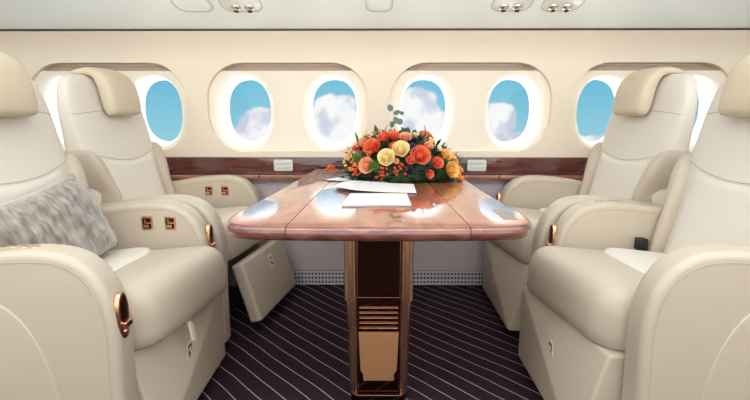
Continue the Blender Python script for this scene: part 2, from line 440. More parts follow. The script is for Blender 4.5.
def make_seat(name, label, base_x=.572, leg=None, adx=0, ns=-1):
    t = thing(name, label, 'seat', (SX, 0, 0), 0, None)
    AI, AO = .260, .349
    # base box and plinth
    bm = bmesh.new(); box(bm, (.80 if leg else max(.64, base_x+.12))-SX, 1.28-SX, -.245, .245, .05, .345, bev=.02); obj('base', bm, 'dark_gap' if leg else 'leather_dark', t)
    bm = bmesh.new(); box(bm, .72-SX, 1.22-SX, -.2, .2, 0, .07); obj('plinth', bm, 'dark_gap', t)
    # leg rest
    bm = bmesh.new()
    if leg:
        box(bm, -.0, .062, -.235, .235, -.285, 0, bev=.016)
        bm.transform(Matrix.Translation((leg[0]-SX, leg[1], .335)) @ Matrix.Rotation(leg[2], 4, 'Z') @ Matrix.Rotation(leg[3], 4, 'Y'))
    else:
        # padded panel with a diagonal crease: the top corner on the aisle side is drawn back
        F_, N_ = -ns*.255, ns*.255
        vv = [bm.verts.new(p) for p in (L3(base_x, F_, .345), L3(base_x+SL, N_, .345), L3(base_x, N_, .05), L3(base_x, F_, .05),
                                        L3(base_x+.15, F_, .345), L3(base_x+.15, N_, .345), L3(base_x+.15, N_, .05), L3(base_x+.15, F_, .05))]
        for q in ((0, 1, 2), (0, 2, 3), (4, 5, 6, 7), (0, 1, 5, 4), (1, 2, 6, 5), (2, 3, 7, 6), (3, 0, 4, 7)): bm.faces.new([vv[i] for i in q])
        bmesh.ops.recalc_face_normals(bm, faces=bm.faces)
        bmesh.ops.bevel(bm, geom=bm.edges[:], offset=.012, segments=3, affect='EDGES', profile=.6)
    lr = obj('leg_rest', bm, 'leather', t)
    # seat cushion
    def plan(d, x0=.565, x1=1.16, hw=.257, rf=.085, rb=.03, bow=.02, N=12):
        r1 = max(rf-d, .012); r2 = max(rb-d, .006); h = hw-d
        out = ccw(rrect(x0+d, x1-d, -h, h, (r2, r1, r1, r2), N))
        return [(x-bow*(1-(y/hw)**2)*max(0, min(1, (.9-x)/.2))+(SL*(.257+ns*y)/.514*max(0, min(1, (1.0-x)/.3)) if bow else .6*SL*(.257+ns*y)/.514*max(0, min(1, (1.1-x)/.3))), y) for x, y in out]
    bm = bmesh.new(); rings = []
    for z, d in ((.346, .03), (.349, .012), (.360, .002), (.39, 0), (.44, .001), (.468, .006), (.492, .016), (.510, .032), (.521, .053), (.527, .080), (.529, .11)):
        rings.append([L3(x, y, z+(-.11*max(0, x-.72) if z > .4 else 0)) for x, y in plan(d)])
    loft(bm, rings); obj('seat_cushion', bm, 'leather', t)
    # light centre panel in the cushion
    bm = bmesh.new(); rings = []
    for z, d in ((.512, -.003), (.5285, 0), (.533, .005), (.5355, .018)):
        rings.append([L3(x, y, z-.11*max(0, x-.72)) for x, y in plan(d, .80, 1.13, .205, .10, .02, .0)])
    loft(bm, rings); k = obj('seat_panel', bm, 'fabric', t); k['label'] = 'paler cushion centre'
    # arms
    for s in (-1, 1):
        a, b = (AI, AO) if s > 0 else (-AO, -AI)
        ar = obj('armrest', arm_mesh(a, b), 'leather', t); ar.location.x = adx
        yo = s*AO
        # stitched seams following the arm outline on the outer and inner flank
        for yy, nm in ((s*(AO-.0003), 1), (s*(AI+.0003), -1)):
            line = offset(arm_out, .026)
            # keep the front and top part only
            pts = [(p[0], yy, p[1]) for p in line if p[1] > .06]
            pts.sort(key=lambda p: math.atan2(p[2]-.30, p[0]-(.95-SX)))
            pts = [p for p in pts if p[0] < 1.24-SX and not (p[2] < .3 and p[0] > .8-SX)]
            a_ = [p for p in pts if math.atan2(p[2]-.30, p[0]-(.95-SX)) > -.5]
            b_ = [p for p in pts if math.atan2(p[2]-.30, p[0]-(.95-SX)) <= -.5]
            bm = bmesh.new(); tube(bm, a_+b_, .0016, 5); obj('seam', bm, 'thread', ar)
        # arched lower side panel
        arch = [(.812, .06), (.820, .2), (.838, .34), (.872, .450), (.925, .522), (1.0, .556), (1.1, .570), (1.28, .568), (1.29, .3), (1.29, .06)]
        sp = [tuple(q) for q in spline(arch[:8], 4)]+arch[8:]
        sp = ccw([(p[0]-SX, p[1]) for p in sp])
        bm = bmesh.new()
        if s > 0: prism(bm, sp, 'y', yo-.012, yo+.0035, .005, 4)
        else: prism(bm, sp, 'y', yo-.0035, yo+.012, .005, 4)
        obj('side_panel', bm, 'leather', ar)
    # backrest shell
    bm = bmesh.new(); rings = []
    for z, w, th in zip(BZ, BW, BT):
        rings.append([L3(bc(z)+p[0], p[1], z) for p in se(th/2, w, 3.6, 64)])
    loft(bm, rings); bk = obj('backrest', bm, 'fabric', t, sharp=60)
    # lower back pad and side bolsters
    low = lambda u: .815-.028*(1-(2*u-1)**2)
    bm = bmesh.new(); patch(bm, lambda v: -.200, lambda v: .200, lambda u: .47, low, .010, p=14); k = obj('lumbar_pad', bm, 'fabric', bk)
    for s in (-1, 1):
        bm = bmesh.new(); rings = []
        for z, yi, yo_, fo, dp in ((.44, .205, .250, -.010, .05), (.455, .197, .256, -.024, .09), (.50, .192, .258, -.030, .12), (.60, .189, .258, -.032, .145), (.665, .189, .259, -.032, .155), (.69, .190, .270, -.032, .158),
                                   (.73, .193, .287, -.031, .158), (.77, .200, .296, -.029, .155), (.80, .209, .298, -.026, .150), (.825, .222, .297, -.020, .138), (.843, .238, .294, -.010, .118), (.852, .256, .288, .006, .09)):
            yi += .022; fo += .006; cx = bfront(z)+fo+dp/2
            rings.append([L3(cx+p[0], s*((yi+yo_)/2)+p[1], z) for p in se(dp/2, (yo_-yi)/2, 2.8, 28)])
        loft(bm, rings); obj('bolster', bm, 'leather', bk, sharp=60)
    # seams
    def seam(f, a, b, n=40):
        bm = bmesh.new(); pts = []
        for i in range(n+1):
            y = a+(b-a)*i/n; z = f(y); pts.append(L3(F(y, z)-.0002, y, z))
        tube(bm, pts, .0016, 5); obj('seam', bm, 'thread', bk)
    seam(lambda y: 1.012-.018*(abs(y)/.28)**2, -.2805, .2805)
    seam(lambda y: .817-.028*(1-(y/.2)**2) if abs(y) < .2 else .817+.2*(abs(y)-.2), -.2855, .2855)
    # headrest saddle: a front pad that wraps back over the top
    path = [(1.141, .990, .100, .012), (1.142, .995, .112, .028), (1.145, 1.012, .118, .036), (1.151, 1.05, .120, .041), (1.158, 1.09, .119, .041), (1.170, 1.128, .117, .038),
            (1.194, 1.160, .114, .030), (1.224, 1.175, .111, .023), (1.262, 1.177, .110, .019), (1.298, 1.166, .108, .017), (1.315, 1.140, .104, .014), (1.318, 1.10, .098, .008)]
    sp = spline([Vector(p) for p in [(*q,) for q in path]] if False else [Vector((p[0], p[1], p[2])) for p in path], 4)
    th = spline([Vector((p[3], 0, 0)) for p in path], 4)
    bm = bmesh.new(); rings = []
    for i, p in enumerate(sp):
        a = sp[max(i-1, 0)]; b = sp[min(i+1, len(sp)-1)]
        d = Vector((b.x-a.x, b.y-a.y)).normalized(); nrm = Vector((-d.y, d.x))
        rings.append([L3(p.x+nrm.x*q[0], q[1], p.y+nrm.y*q[0]) for q in se(th[i].x, p.z, 3.4, 40)])
    loft(bm, rings); hr = obj('headrest', bm, 'headrest', t, sharp=60); hr['label'] = 'beige leather headrest saddle'
    return t
def copy_tree(o, parent=None):
    c = o.copy(); C.objects.link(c); c.parent = parent
    for ch in list(o.children): copy_tree(ch, c)
    return c
NY, FY = 1.395, 2.105
s_nr = make_seat('cabin_seat', 'cream leather cabin seat right of the table, nearest the camera', adx=.03)
s_nl = make_seat('cabin_seat', 'cream leather cabin seat holding the grey velvet cushion, left foreground', base_x=.614, ns=1)
s_fr = copy_tree(s_nr); s_fr['label'] = 'cream leather cabin seat by the windows on the right side of the table'
s_fl = make_seat('cabin_seat', 'cream leather cabin seat by the left windows with its leg rest swung out', leg=(.545, -.055, math.radians(-10), math.radians(17)), adx=-.05, ns=1)
s_nr.location = (SX-.018, NY, 0)
for ch in s_nr.children:
    if ch.name.startswith('armrest') and min(v.co.y for v in ch.data.vertices) < 0: ch.location.x = .018
for ch in s_fr.children:
    if ch.name.startswith('armrest'): ch.location.x = -.015
s_fr.location = (SX, FY, 0)
s_nl.location = (-SX+.006, NY-.01, 0); s_nl.rotation_euler.z = PI
s_fl.location = (-SX-.03, FY, 0); s_fl.rotation_euler.z = PI
for s in (s_nr, s_nl, s_fr, s_fl): s['group'] = 'four facing cabin seats round the table'

def controls(seat, y, m='copper'):
    cp = bmesh.new(); prism(cp, rrect(.845-SX, .945-SX, y-.017, y+.017, .015), 'z', .660, .6695, .001)
    cpo = obj('control_strip', cp, 'leather_dark', seat)
    for q in range(3):
        bm = bmesh.new(); ellipsoid(bm, (.868-SX+q*.027, y, .670), (.0095, .0095, .003), 14, 6)
        obj('button', bm, m, cpo)
controls(s_nl, .305); controls(s_nr, .305, 'chrome')
# small fittings, given per seat. y>0 local is the window side for right seats, the aisle side for left seats
def latch(seat, y, z, label='copper fold-out latch', dx=0):
    bm = bmesh.new(); out = [(y+p[0], z+p[1]) for p in se(.024, .062, 2.4, 32)]
    x0 = .664-SX+dx
    prism(bm, out, 'x', x0-.006, x0+.01, .003, 3); l = obj('latch', bm, 'copper', seat); l['label'] = label
    bm = bmesh.new(); prism(bm, [(y+p[0], z+.012+p[1]) for p in se(.015, .044, 2.4, 28)], 'x', x0-.0075, x0+.002, .001); obj('recess', bm, 'copper_dark', l)
    bm = bmesh.new(); box(bm, x0-.017, x0-.004, y-.015, y+.015, z-.030, z-.014, bev=.003); obj('lever', bm, 'copper', l)
    bm = bmesh.new(); ellipsoid(bm, (x0-.006, y, z-.042), (.006, .011, .009)); obj('knob', bm, 'copper', l)
latch(s_nl, .312, .490); latch(s_nl, -.307, .515); latch(s_nr, .307, .515, dx=.03); latch(s_fr, .307, .515, dx=-.015)
def buckle(seat, x, y, side, z=.592):
    """small copper control window let into the inner flank of an arm"""
    s = side
    bm = bmesh.new(); prism(bm, rrect(x-.021, x+.021, z-.027, z+.027, .006), 'y', min(y, y+s*.005)-.001, max(y, y+s*.005), .0015)
    k = obj('seat_control', bm, 'copper', seat)
    a = y+s*.004
    bm = bmesh.new(); prism(bm, rrect(x-.015, x+.015, z-.021, z+.019, .003), 'y', min(a, a+s*.003), max(a, a+s*.003)); obj('window', bm, 'copper_dark', k)
    b = y+s*.006
    bm = bmesh.new(); box(bm, x-.016, x+.008, min(b, b+s*.004), max(b, b+s*.004), z-.001, z+.005)
    box(bm, x+.002, x+.008, min(b, b+s*.004), max(b, b+s*.004), z+.002, z+.014)
    box(bm, x-.008, x+.012, min(b, b+s*.004), max(b, b+s*.004), z-.016, z-.005)
    obj('switch', bm, 'copper', k)
for s in (s_nl, s_fl):
    for x in (-.050, -.137): buckle(s, x, -.262, 1)
def label_tag(seat, x, y, z, tilt=None, s=1.0):
    bm = bmesh.new(); box(bm, -.0015, 0, -.021*s, .021*s, -.033*s, .033*s)
    T = Matrix.Translation((x, y, z)) @ (tilt or Matrix.Identity(4)); bm.transform(T)
    k = obj('warning_label', bm, 'white_label', seat); k['label'] = 'white sticker with red print'
    bm = bmesh.new(); box(bm, -.0025, -.001, -.013*s, .013*s, -.022*s, .020*s); bm.transform(T); r = obj('red_pictogram', bm, 'red_print', k)
    bm = bmesh.new(); box(bm, -.0033, -.002, -.006*s, .007*s, -.004*s, .012*s, ); box(bm, -.0033, -.002, -.009*s, -.002*s, -.014*s, -.006*s); bm.transform(T); obj('pictogram_figure', bm, 'white_label', r)
label_tag(s_nr, leg_x(-.03, .24, .572, -1)-.003-SX, -.025, .235); label_tag(s_nl, leg_x(.03, .24, .614, 1)-.003-SX, .03, .235); label_tag(s_fr, leg_x(.03, .2, .572, -1)-.002-SX, .03, .20, s=1.0)
LT = Matrix.Rotation(math.radians(-10), 4, 'Z') @ Matrix.Rotation(math.radians(17), 4, 'Y')
p = Matrix.Translation((.545-SX, -.055, .335)) @ LT @ Vector((-.0005, -.03, -.075))
label_tag(s_fl, p.x, p.y, p.z, LT)
# pull tab on the near left leg rest
bm = bmesh.new()
prism(bm, rrect(-.011, .011, -.065, 0, .006), 'x', -.004, .004, .002); bm.transform(Matrix.Translation((.606-SX, .060, .350)) @ Matrix.Rotation(math.radians(25), 4, 'Y') @ Matrix.Rotation(math.radians(28), 4, 'X')); obj('pull_tab', bm, 'leather', s_nl)
# seat belt end beside the near right cushion
bm = bmesh.new(); box(bm, .985-SX, 1.02-SX, .222, .258, .495, .540, bev=.006); box(bm, .99-SX, 1.015-SX, .235, .250, .46, .50); obj('seat_belt', bm, 'black', s_nr)

# velvet cushion on the near left seat
def pillow(w, h, d, n=28):
    bm = bmesh.new(); fr = []
    for side in (1, -1):
        g = []
        for j in range(n+1):
            row = []
            for i in range(n+1):
                u = 2*i/n-1; v = 2*j/n-1
                # edges sag inwards between the corners
                y = u*w/2*(1-.07*(1-v*v)*1.0); z = v*h/2*(1-.09*(1-u*u))
                k = ((1-u**4)*(1-v**4))**.55
                wr = .004*math.sin(9*u+5*v)*k+.003*math.sin(17*v-6*u)*k
                row.append(bm.verts.new((side*(d/2*k)+wr, y, z)))
            g.append(row)
        for j in range(n):
            for i in range(n): bm.faces.new((g[j][i], g[j][i+1], g[j+1][i+1], g[j+1][i]))
    bmesh.ops.remove_doubles(bm, verts=bm.verts, dist=.0004)
    return bm
pw = obj('throw_cushion', pillow(.41, .30, .12), 'velvet', sharp=80)
tag(pw, 'crushed grey velvet throw cushion leaning on the near left seat back', 'cushion')
pw.location = (-.996, 1.352, .640); pw.rotation_euler = (math.radians(8), math.radians(-22), math.radians(0))

# ------------------------------------------------------------------ table
TZ = .70
tb = thing('dining_table', 'glossy burl wood conference table on a polished bronze pedestal', 'table', (0, 1.7, 0))
def table_outline():
    pts = []
    # front edge bowed slightly towards the camera, front corners rounded, sides taper towards the wall
    fl, fr_ = (-.446, 1.30), (.446, 1.30)
    r = [(.395, 2.455)]
    ctrl = [(.395, 2.455), (.408, 2.0), (.430, 1.55), (.4445, 1.36), (.444, 1.29), (.428, 1.225), (.390, 1.186), (.32, 1.170), (.18, 1.162), (0, 1.159),
            (-.18, 1.162), (-.32, 1.170), (-.390, 1.186), (-.428, 1.225), (-.444, 1.29), (-.4445, 1.36), (-.425, 1.55), (-.385, 2.0), (-.355, 2.455)]
    return [tuple(p) for p in spline([Vector(c) for c in ctrl], 5)]
tout = ccw([(x, y-1.7) for x, y in table_outline()])
def top_solid():
    bm = bmesh.new(); rings = []
    for z, d in ((TZ-.043, .022), (TZ-.040, .012), (TZ-.032, .004), (TZ-.022, 0), (TZ-.012, .001), (TZ-.005, .005), (TZ-.001, .012), (TZ, .019)):
        rings.append([(x, y, z) for x, y in offset(tout, d)])
    loft(bm, rings); bmesh.ops.recalc_face_normals(bm, faces=bm.faces); return bm
def slice_(bm, x0, x1, keep):
    """cut by the vertical plane through (x0,1.2),(x1,1.9); keep +1 right side, -1 left side"""
    d = Vector((x1-x0, .7, 0)).normalized(); nrm = Vector((d.y, -d.x, 0))
    r = bmesh.ops.bisect_plane(bm, geom=bm.verts[:]+bm.edges[:]+bm.faces[:], dist=1e-6, plane_co=(x0, 1.2-1.7, 0), plane_no=nrm, clear_inner=keep > 0, clear_outer=keep < 0)
    es = [e for e in r['geom_cut'] if isinstance(e, bmesh.types.BMEdge)]
    bmesh.ops.holes_fill(bm, edges=[e for e in bm.edges if e.is_boundary], sides=0)
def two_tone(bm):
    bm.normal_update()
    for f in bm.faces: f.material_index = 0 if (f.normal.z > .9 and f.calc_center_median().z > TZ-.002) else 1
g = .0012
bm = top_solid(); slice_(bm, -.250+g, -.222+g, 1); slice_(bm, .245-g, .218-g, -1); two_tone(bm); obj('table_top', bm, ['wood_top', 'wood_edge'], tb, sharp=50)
bm = top_solid(); slice_(bm, -.250-g, -.222-g, -1); two_tone(bm); obj('table_leaf', bm, ['wood_top', 'wood_edge'], tb, sharp=50)
bm = top_solid(); slice_(bm, .245+g, .218+g, 1); two_tone(bm); lf = obj('table_leaf', bm, ['wood_top', 'wood_edge'], tb, sharp=50)
bm = bmesh.new(); v = [(.359, 1.258), (.400, 1.258), (.399, 1.393), (.358, 1.393)]
prism(bm, [(x, y-1.7) for x, y in v], 'z', TZ-.002, TZ+.0008); obj('latch_plate', bm, 'inlay', lf)
bm = bmesh.new(); box(bm, -.17, .17, -.38, .62, .625, .66, bev=.006); obj('apron', bm, 'wood_edge', tb)
def column(name, hw, r, d, z0, z1, m, taper=0, inset=.012, panel='bronze_dark', front=-.30):
    """two rounded bars joined by a recessed polished panel, same section front and back"""
    sec = []
    for k in range(13):                        # left front bar
        a = PI+ PI*k/12; sec.append((-(hw-r)+r*math.cos(a), front+r+r*math.sin(a)))
    sec.append((-(hw-2*r), front+r+inset)); sec.append(((hw-2*r), front+r+inset))
    for k in range(13):
        a = PI+PI*k/12; sec.append(((hw-r)+r*math.cos(a), front+r+r*math.sin(a)))
    for k in range(13):
        a = PI*k/12; sec.append(((hw-r)+r*math.cos(a), front+d-r+r*math.sin(a)))
    sec.append(((hw-2*r), front+d-r-inset)); sec.append((-(hw-2*r), front+d-r-inset))
    for k in range(13):
        a = PI*k/12; sec.append((-(hw-r)+r*math.cos(a), front+d-r+r*math.sin(a)))
    bm = bmesh.new(); cy = front+d/2
    ks = lambda z: 1-taper*(z1-z)/(z1-z0)
    loft(bm, [[(x*ks(z), cy+(y-cy)*ks(z), z) for x, y in sec] for z in (z0, z1)])
    c = obj(name, bm, m, tb, sharp=35)
    pw_ = hw-2*r-.002
    bm = bmesh.new()
    y = front+r+inset-.003
    w0 = pw_*ks(z0); w1 = pw_*ks(z1)
    rings = []
    # gently rolled mirror panel
    for yy in (0, .006):
        rings.append([(-w0, y+yy, z0+.004), (w0, y+yy, z0+.004), (w1, y+yy, z1-.004), (-w1, y+yy, z1-.004)])
    loft(bm, rings); pn = obj('mirror_panel', bm, panel, c)
    return c
column('upper_column', .115, .021, .60, .385, .65, 'bronze', 0)
lc = column('lower_column', .108, .016, .585, .03, .39, 'bronze', .06, inset=.010, panel='bronze_dark', front=-.292)
bm = bmesh.new(); prism(bm, rrect(-.098, .098, -.285, .285, .03), 'z', 0, .031, .004); obj('base_plate', bm, 'bronze_dark', tb)

yf = -.275
bm = bmesh.new(); prism(bm, [(-.069, .262), (-.063, .12), (-.054, .105), (-.053, .08), (.053, .08), (.054, .105), (.063, .12), (.069, .262)], 'y', yf, yf+.008, .002); k = obj('reflection_panel', bm, 'bronze_reflect', lc)  # tan plate standing in for a reflection on the column
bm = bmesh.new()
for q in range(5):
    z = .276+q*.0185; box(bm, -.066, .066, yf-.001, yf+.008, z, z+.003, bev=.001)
obj('reflection_ridges', bm, 'bronze', lc)  # thin ridges shaped to stand in for reflected lines
# papers
def sheet_paper(name, pts, label, z=.7012, lift=None, mat_='paper', folds=None, n=14, thick=.0022):
    """bilinear quad sheet with gentle curl; pts: front-left, front-right, back-right, back-left"""
    bm = bmesh.new(); top = []; bot = []
    for j in range(n+1):
        rt = []; rb = []
        for i in range(n+1):
            u, v = i/n, j/n
            x = (pts[0][0]*(1-u)+pts[1][0]*u)*(1-v)+(pts[3][0]*(1-u)+pts[2][0]*u)*v
            y = (pts[0][1]*(1-u)+pts[1][1]*u)*(1-v)+(pts[3][1]*(1-u)+pts[2][1]*u)*v
            h = z+(lift(u, v) if lift else 0)
            rt.append(bm.verts.new((x, y, h+thick))); rb.append(bm.verts.new((x, y, h)))
        top.append(rt); bot.append(rb)
    for j in range(n):
        for i in range(n):
            bm.faces.new((top[j][i], top[j][i+1], top[j+1][i+1], top[j+1][i])); bm.faces.new((bot[j][i], bot[j+1][i], bot[j+1][i+1], bot[j][i+1]))
    for (a, b) in (([top[0][i] for i in range(n+1)], [bot[0][i] for i in range(n+1)]), ([top[n][i] for i in range(n+1)], [bot[n][i] for i in range(n+1)]),
                   ([top[i][0] for i in range(n+1)], [bot[i][0] for i in range(n+1)]), ([top[i][n] for i in range(n+1)], [bot[i][n] for i in range(n+1)])):
        for k in range(n): bm.faces.new((a[k], a[k+1], b[k+1], b[k]))
    return bm
t = thing('booklet', 'white booklet on the table, closest of the papers to the table front', 'booklet', (0, 0, 0))
bm = sheet_paper('cover', [(-.122, 1.425), (.106, 1.432), (.104, 1.642), (-.106, 1.640)], '', lift=lambda u, v: .004+.004*u*(1-u)); obj('cover', bm, 'paper', t)
bm = sheet_paper('pages', [(-.119, 1.428), (.103, 1.435), (.101, 1.638), (-.103, 1.636)], '', thick=.0035); obj('pages', bm, 'paper_print', t)
t = thing('folded_brochure', 'white folded brochure with a raised left flap, middle of the papers', 'brochure', (0, 0, 0))
bm = sheet_paper('panel', [(-.098, 1.672), (.141, 1.664), (.146, 1.872), (-.068, 1.885)], '', lift=lambda u, v: .004+.010*(1-u)**2); obj('panel', bm, 'paper', t)
bm = sheet_paper('flap', [(-.185, 1.775), (-.101, 1.672), (-.071, 1.885), (-.150, 1.885)], '', lift=lambda u, v: .0+.014*u**.8+.010*(1-u)); f = obj('flap', bm, 'paper', t)
bm = sheet_paper('inner_shadow', [(-.170, 1.765), (-.095, 1.676), (.139, 1.668), (-.07, 1.70)], '', thick=.002); obj('inner_shadow', bm, 'paper_shadow', t)  # dark sheet painting the shadow under the brochure edges
t = thing('leaflet', 'white leaflet lying half under the flower arrangement', 'leaflet', (0, 0, 0))
bm = sheet_paper('leaflet', [(-.235, 1.995), (.035, 1.925), (.06, 2.09), (-.16, 2.16)], '', lift=lambda u, v: .0008+.006*max(0, .5-v)*(1-u)); obj('cover', bm, 'paper', t)
bm = sheet_paper('leaflet', [(-.262, 2.005), (-.02, 1.935), (.05, 2.08), (-.18, 2.15)], '', thick=.0012); obj('back_shadow', bm, 'paper_shadow', t)  # dark sheet painting the shadow along the leaflet edge

# ------------------------------------------------------------------ flowers
FC = Vector((.105, 2.09, .70)); FR = Vector((.302, .172, .240))
fl = thing('flower_arrangement', 'low dome of coral, peach and cream flowers with greenery on the table', 'flower arrangement', FC)
def dome(dx, dz, back=False):
    """point on the dome surface, front half"""
    q = 1-(dx/FR.x)**2-(max(dz, 0)/FR.z)**2
    y = math.sqrt(max(q, .02))*FR.y
    return Vector((dx, y if back else -y, dz))
def basis(n):
    n = n.normalized(); up = Vector((0, 0, 1)) if abs(n.z) < .95 else Vector((0, 1, 0))
    a = up.cross(n).normalized(); b = n.cross(a)
    return Matrix((a, b, n)).transposed().to_4x4()
def petal(bm, mt, ang, r, tilt, w, cup):
    n = 5; g = []
    for j in range(n+1):
        v = j/n; row = []
        ww = w*math.sin(PI*min(.92, .12+v*.80))**.7
        for i in range(5):
            u = (i-2)/2
            x = r*v; y = ww*u; z = cup*(v*v)*r+.35*ww*u*u
            # tilt up from the plane
            X = x*math.cos(tilt)-z*math.sin(tilt)*1.0; Z = x*math.sin(tilt)+z*math.cos(tilt)
            row.append(bm.verts.new(mt @ Vector((X*math.cos(ang)-y*math.sin(ang), X*math.sin(ang)+y*math.cos(ang), Z))))
        g.append(row)
    for j in range(n):
        for i in range(4): bm.faces.new((g[j][i], g[j][i+1], g[j+1][i+1], g[j+1][i]))
def rose(name, pos, nrm, R, m, label=None, layers=5, sq=1.0):
    bm = bmesh.new(); mt = Matrix.Translation(pos) @ basis(nrm) @ Matrix.Diagonal((1.0, sq, 1, 1))
    ellipsoid(bm, (0, 0, 0), (R*.42, R*.42, R*.5), 12, 8, None)
    bm.transform(mt)
    for L in range(layers):
        k = 3+L; f = (L+1)/layers
        for q in range(k+2):
            petal(bm, mt @ Matrix.Translation((0, 0, -R*.30*f)), 2*PI*q/(k+2)+L*.7+random.uniform(-.1, .1), R*(.45+.62*f), math.radians(86-62*f)+random.uniform(-.08, .08), R*(.36+.22*f), .25)
    o = obj(name, bm, m, fl, sharp=180, recalc=False)
    if label: o['label'] = label
    return o
def berries(pos, nrm, R, m, n=14, s=.006, name='berry_cluster'):
    bm = bmesh.new(); B = basis(nrm)
    for k in range(n):
        a = random.uniform(0, 2*PI); rr = R*math.sqrt(random.random())
        p = pos+(B @ Vector((rr*math.cos(a), rr*math.sin(a), random.uniform(-.3, .6)*R*.6)))
        ellipsoid(bm, p, (s, s, s), 7, 5)
    return obj(name, bm, m, fl)
def mum(pos, nrm, R, m, name='chrysanthemum'):
    bm = bmesh.new(); mt = Matrix.Translation(pos) @ basis(nrm)
    for k in range(90):
        z = 1-k/90*1.1; a = k*2.39996; rr = math.sqrt(max(0, 1-z*z))
        d = Vector((rr*math.cos(a), rr*math.sin(a), z))
        p = mt @ (d*R); q = mt @ (d*R*.3)
        ax = (p-q).normalized(); s = ax.cross(Vector((.3, .5, .8))).normalized()*R*.11; t2 = ax.cross(s).normalized()*R*.11
        v = [bm.verts.new(x) for x in (q+s, q+t2, q-s, q-t2)]; tp = bm.verts.new(p)
        for i in range(4): bm.faces.new((v[i], v[(i+1) % 4], tp))
    return obj(name, bm, m, fl)
# dx, dz from the dome centre (metres), size, colour, kind
FL = [
 (-.125,.150,.042,'coral','rose'), (-.147,.074,.037,'peach','rose'), (-.168,.163,.030,'peach','rose'), (-.068,.108,.040,'cream','rose'),
 (-.010,.142,.040,'cream','rose'), (-.078,.190,.030,'coral','rose'), (-.040,.196,.029,'coral','rose'), (.010,.190,.028,'peach','rose'),
 (.068,.116,.046,'coral','rose'), (.140,.085,.028,'coral','rose'), (.200,.052,.038,'yellow','rose'), (.178,.115,.028,'yellow','rose'),
 (.105,.155,.022,'peach','rose'), (-.110,.212,.024,'cream','rose'), (.215,.085,.020,'orange_soft','rose'),
 (-.187,.100,.026,'mum_green','mum'), (-.118,.073,.026,'mum_green','mum'), (.022,.055,.022,'navy','mum'), (.046,.175,.018,'navy','mum'),
 (-.088,.040,.030,'berry','berry'), (-.010,.058,.026,'berry','berry'), (-.205,.072,.024,'orange','berry'), (-.222,.120,.024,'orange_soft','berry'),
 (.238,.018,.022,'orange','berry'), (.040,.150,.018,'navy','berry'), (-.232,.085,.020,'orange_soft','berry'), (.246,.055,.014,'orange','berry'),(-.19,.045,.02,'berry','berry'),
 (.085,.06,.014,'navy','berry'), (-.150,.196,.018,'cream','rose'),
]
def put(dx, dz, R, m, kind, back=False):
    p = dome(dx, dz, back); nrm = Vector((p.x/FR.x**2, p.y/FR.y**2, (p.z+.02)/FR.z**2)).normalized()
    nm = {'rose': 'rose', 'mum': 'chrysanthemum', 'berry': 'berry_cluster'}[kind]
    lab = {'coral': 'coral bloom', 'peach': 'peach bloom', 'cream': 'cream bloom', 'yellow': 'soft yellow bloom', 'mum_green': 'green pompon bloom', 'navy': 'dark blue bloom', 'berry': 'red berries', 'orange': 'orange berries', 'orange_soft': 'soft orange buds'}[m]
    if kind == 'rose': o = rose(nm, p-nrm*R*.15, nrm, R, m)
    elif kind == 'mum': o = mum(p, nrm, R, m)
    else: o = berries(p, nrm, R, m)
    o['label'] = lab
for f in FL: put(f[0]*1.07, f[1]*1.02, f[2]*1.13, f[3], f[4])
for f in ((-.21,.145,.020,'coral','rose'), (.03,.10,.024,'coral','rose'), (.115,.04,.022,'coral','rose'), (-.03,.095,.016,'peach','rose'), (.16,.145,.016,'cream','rose'), (.055,.205,.016,'cream','rose'), (-.15,.13,.014,'orange','berry'), (.10,.12,.014,'orange','berry'), (-.045,.16,.014,'berry','berry'), (.225,.11,.014,'orange_soft','berry'), (.13,.18,.014,'orange_soft','berry')): put(*f)
for k in range(26):                                        # the window side of the dome
    a = random.uniform(-.9, .9); b = random.uniform(.1, .92)
    dx = FR.x*a*math.sqrt(1-b*b*.8)*.92; dz = FR.z*b*.9
    m, kd = random.choice([('coral', 'rose'), ('peach', 'rose'), ('cream', 'rose'), ('yellow', 'rose'), ('mum_green', 'mum'), ('berry', 'berry')])
    put(dx, dz, random.uniform(.024, .04), m, kd, True)
# greenery: leaves filling the dome
def leaf(bm, p, d, L, W, curl=.3):
    d = d.normalized(); s = d.cross(Vector((random.uniform(-.4, .4), random.uniform(-.4, .4), 1))).normalized(); nn = s.cross(d)
    g = []
    for j in range(6):
        v = j/5; w = W*math.sin(PI*(.04+.93*v))**.8
        c = p+d*L*v-nn*curl*L*v*v
        g.append([bm.verts.new(c-s*w+nn*w*.3), bm.verts.new(c), bm.verts.new(c+s*w+nn*w*.3)])
    for j in range(5):
        for i in range(2): bm.faces.new((g[j][i], g[j][i+1], g[j+1][i+1], g[j+1][i]))
bm = bmesh.new()
for k in range(820):
    a = random.uniform(0, 2*PI); b = random.random()**1.3
    e = math.asin(min(1, b))
    n = Vector((math.cos(a)*math.cos(e), math.sin(a)*math.cos(e), math.sin(e)))
    s = random.uniform(.70, .90)-.10*max(0, n.z-.4)
    p = Vector((n.x*FR.x*s, n.y*FR.y*s, max(.004, n.z*FR.z*s)))
    d = n+Vector((random.uniform(-.7, .7), random.uniform(-.7, .7), random.uniform(-.3, .5)))
    if p.z < .03: d.z = abs(d.z)*.5+.15
    leaf(bm, p, d, random.uniform(.028, .052), random.uniform(.006, .013), curl=.15)
o = obj('foliage', bm, 'leaf', fl, sharp=180, recalc=False); o['kind'] = 'stuff'; o['label'] = 'dark green leaves'
# moss body inside the leaves
bm = bmesh.new(); ellipsoid(bm, (0, 0, .012), (FR.x*.78, FR.y*.78, FR.z*.74), 32, 16)
for v in list(bm.verts):
    if v.co.z < .002: v.co.z = .002
obj('moss_base', bm, 'leaf', fl)
